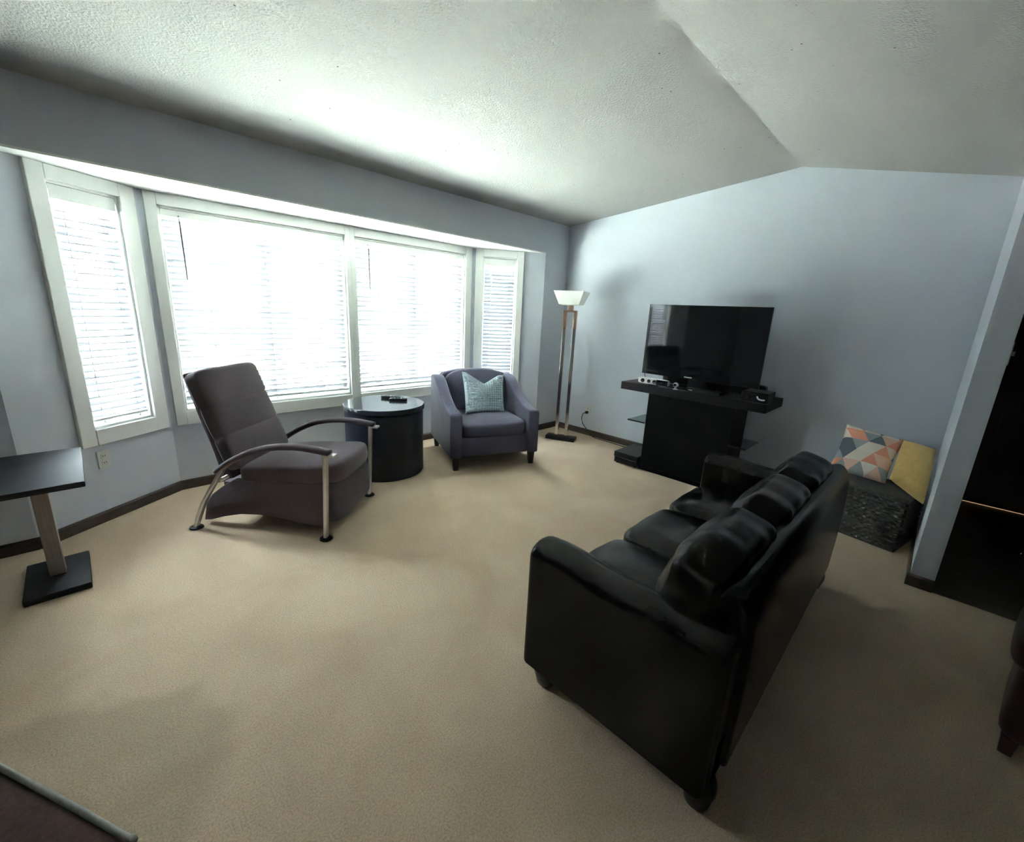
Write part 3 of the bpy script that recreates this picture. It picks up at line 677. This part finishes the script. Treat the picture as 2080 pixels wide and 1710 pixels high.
for yy, r in ((.098, .019), (.035, .016), (-.02, .018), (-.10, .012)):
    bm = B(); lathe(bm, [(r, 0), (r, .006), (r*.8, .009), (r*.3, .007)], 24)
    obj('lens', bm, 'black_gloss', sn, smooth='auto', loc=(-.0255, yy, .042), rot=(0, -PI/2, 0))
obj('dark_face', bbox(-.0275, -.02, -.146, -.038, .018, .066, bev=.002), 'black_gloss', sn)
wc = thing('desk_camera', 'small round shiny gadget beside the sensor bar', 'gadget', (3.765, 1.635, .835))
bm = B(); lathe(bm, [(.022, 0), (.024, .004), (.010, .010), (.007, .02), (.016, .026), (.024, .038), (.024, .048), (.015, .060), (.006, .063)], 20); obj('body', bm, 'silver_plastic', wc, smooth='auto')
bm = B(); lathe(bm, [(.013, 0), (.013, .004), (.010, .006)], 16); obj('lens', bm, 'black_gloss', wc, loc=(-.021, 0, .043), rot=(0, -PI/2, 0))
cb = thing('set_top_box', 'flat black set-top box lying on the shelf under the screen', 'media box', (3.775, 1.42, .835))
obj('case', bbox(-.02, .045, -.17, .12, .004, .036, bev=.003), 'black_plastic', cb); obj('light', bbox(-.0212, -.0195, .06, .095, .016, .022), 'logo_white', cb)
for y in (-.15, .10): obj('foot', bbox(0, .02, y-.01, y+.01, 0, .005), 'black_plastic', cb)
sp_ = thing('speaker_box', 'black boxy device with a glinting handle at the shelf right end', 'speaker', (3.83, .985, .835))
obj('case', bbox(-.07, .14, -.095, .10, .0, .082, bev=.006), 'black_plastic', sp_)
bm = B(); tube(bm, spline([(-.074, -.02, .05), (-.088, -.035, .035), (-.090, -.06, .030), (-.074, -.075, .030)], 5), (.006, .006), n=8); obj('handle', bm, 'silver_plastic', sp_, smooth=True)
bm = B(); lathe(bm, [(.02, 0), (.02, .006), (.015, .008)], 18); obj('knob', bm, 'black_gloss', sp_, loc=(-.070, .05, .04), rot=(0, -PI/2, 0))
bm = B(); tube(bm, spline([(3.93, 2.00, 1.0), (3.98, 2.06, .93), (4.05, 2.08, .85), (4.10, 2.06, .84)], 6), (.0035, .0035), n=6)
tag(obj('television_cable', bm, 'black_plastic', smooth=True), 'thin black cable drooping behind the television left edge', 'cable')

# ------------------------------------------------------------------ wicker basket and pillows
bx, by, ba = 3.676, -.039, math.atan2(-.21, .977)
bk_ = thing('wicker_basket', 'dark woven wicker storage basket between sofa and wall end', 'basket', (bx, by, 0), ba)
BW, BD, BH = .44, .36, .385
# woven strands: rows of horizontal canes weaving around uprights
def weave(length, height, rows):
    bm = B(); rh = height/rows; nseg = int(length/.02)
    for r in range(rows):
        z0 = r*rh+.001; z1 = z0+rh-.002; prev = None
        for k in range(nseg+1):
            x = length*k/nseg; d = .0045*math.cos((k+r)*PI)+.006
            vs = [bm.verts.new((x, -d, z0)), bm.verts.new((x, -d-.004, (z0+z1)/2)), bm.verts.new((x, -d, z1)), bm.verts.new((x, .002, z1)), bm.verts.new((x, .002, z0))]
            if prev:
                for a in range(5): bm.faces.new((prev[a], prev[(a+1) % 5], vs[(a+1) % 5], vs[a]))
            prev = vs
    return bm
ROWS = 20
w1 = obj('woven_panel', weave(BW, BH-.03, ROWS), 'wicker', bk_, loc=(0, BW, .012), rot=(0, 0, -PI/2)); w1['kind'] = 'stuff'
w2 = obj('woven_panel', weave(BD, BH-.03, ROWS), 'wicker', bk_, loc=(0, 0, .012)); w2['kind'] = 'stuff'
w3 = obj('woven_panel', weave(BD, BH-.03, ROWS), 'wicker', bk_, loc=(BD, BW, .012), rot=(0, 0, PI)); w3['kind'] = 'stuff'
w4 = obj('woven_panel', weave(BW, BH-.03, ROWS), 'wicker', bk_, loc=(BD, 0, .012), rot=(0, 0, PI/2)); w4['kind'] = 'stuff'
obj('liner', bbox(.003, BD-.003, .003, BW-.003, .008, BH-.02), 'wicker', bk_)
obj('lid', bbox(-.012, BD+.012, -.012, BW+.012, BH-.03, BH, bev=.010), 'wicker', bk_, smooth='auto')
obj('lower_rim', bbox(-.008, BD+.008, -.008, BW+.008, 0, .018, bev=.006), 'wicker', bk_, smooth='auto')
tp = tag(obj('throw_pillow', pillow([(3.77, .42, .435), (3.80, .090, .415), (4.06, .055, .695), (4.06, .40, .74)], .14, n=30, ear=.08), 'triangle_print', smooth=True),
         'coral, cream and grey triangle-print pillow leaning on the wicker basket', 'pillow')
yp = tag(obj('throw_pillow', pillow([(3.73, .078, .485), (3.725, -.118, .36), (4.10, -.105, .665), (4.03, .066, .70)], .15, n=30, ear=.07), 'yellow_fabric', smooth=True),
         'plain mustard yellow pillow squeezed beside the wall end', 'pillow')

# ------------------------------------------------------------------ pedestal side table at the left
sd = thing('side_table', 'narrow black-topped side table on a single flat post at the left', 'table', (-.23, 2.98, 0))
obj('foot_plate', bbox(-.118, .118, -.195, .195, 0, .035, bev=.006), 'matte_black', sd, smooth='auto')
obj('post', bbox(-.030, .030, -.012, .045, .035, .572, bev=.003), 'greige_wood', sd)
obj('table_top', bbox(-.20, .170, -.305, .335, .572, .60, bev=.004), 'matte_black', sd, smooth='auto')

# ------------------------------------------------------------------ brown chair at the lower left corner
ba2 = math.atan2(.89, -.46)
ch = thing('brown_armchair', 'brown fabric armchair with pale piping cropped by the lower left corner', 'armchair', (-.05, .77, 0), ba2)
# local x runs along the near arm away from the viewer, local y to the left of it
bm = B(); prism(bm, [(0, .12), (.80, .12), (.80, .53), (.74, .575), (.40, .592), (.02, .598), (0, .585)], .0, .15, 'y', bev=.022, seg=4); ar = obj('arm', bm, 'brown_fabric', ch, smooth='auto')
bm = B(); tube(bm, spline([(.0, .004, .14), (.0, .004, .56), (.02, .004, .594), (.40, .004, .590), (.74, .004, .572), (.79, .004, .53)], 6), (.0052, .0052), n=8); obj('piping', bm, 'pale_piping', ar, smooth=True)
bm = B(); prism(bm, [(0, .12), (.80, .12), (.80, .53), (.74, .575), (.40, .592), (.02, .598), (0, .585)], .66, .81, 'y', bev=.022, seg=4); obj('arm', bm, 'brown_fabric', ch, smooth='auto')
obj('seat_base', bbox(.03, .78, .14, .67, .12, .30, bev=.01), 'brown_fabric', ch)
obj('seat_cushion', puffbox(.62, .50, .15, (.01, 0, .025), 6, 12), 'brown_fabric', ch, smooth=True, loc=(.48, .405, .365))
obj('backrest', puffbox(.16, .56, .62, (.03, 0, .02), 5, 12), 'brown_fabric', ch, smooth=True, loc=(.10, .405, .56), rot=(0, math.radians(-8), 0))
for (x, y) in ((.05, .06), (.75, .06), (.05, .75), (.75, .75)):
    bm = B(); lathe(bm, [(.02, 0), (.028, .12)], 14); obj('leg', bm, 'dark_leg', ch, smooth='auto', loc=(x, y, 0))

# ------------------------------------------------------------------ dark dining chair at the right edge
dc = thing('slipper_chair', 'dark red-brown upholstered chair cropped by the right edge', 'chair', (2.12, -.39, 0), math.radians(-8))
obj('seat_cushion', puffbox(.50, .48, .11, (.004, .004, .02), 6, 10), 'maroon_leather', dc, smooth=True, loc=(.22, -.23, .39))
obj('skirt', puffbox(.44, .43, .28, (.0, .0, .0), 10, 8), 'maroon_leather', dc, smooth=True, loc=(.22, -.235, .20))
obj('backrest', puffbox(.48, .10, .52, (0, .015, .0), 5, 10), 'maroon_leather', dc, smooth=True, loc=(.22, -.475, .66), rot=(math.radians(8), 0, 0))
for (x, y) in ((.04, -.06), (.40, -.06), (.04, -.41), (.40, -.41)):
    bm = B(); tube(bm, [(0, 0, .07), (0, 0, 0)], lambda f: (.024-.006*f,)*2, side=(1, 0, 0), n=12, power=6); obj('leg', bm, 'mahogany', dc, smooth='auto', loc=(x, y, 0))
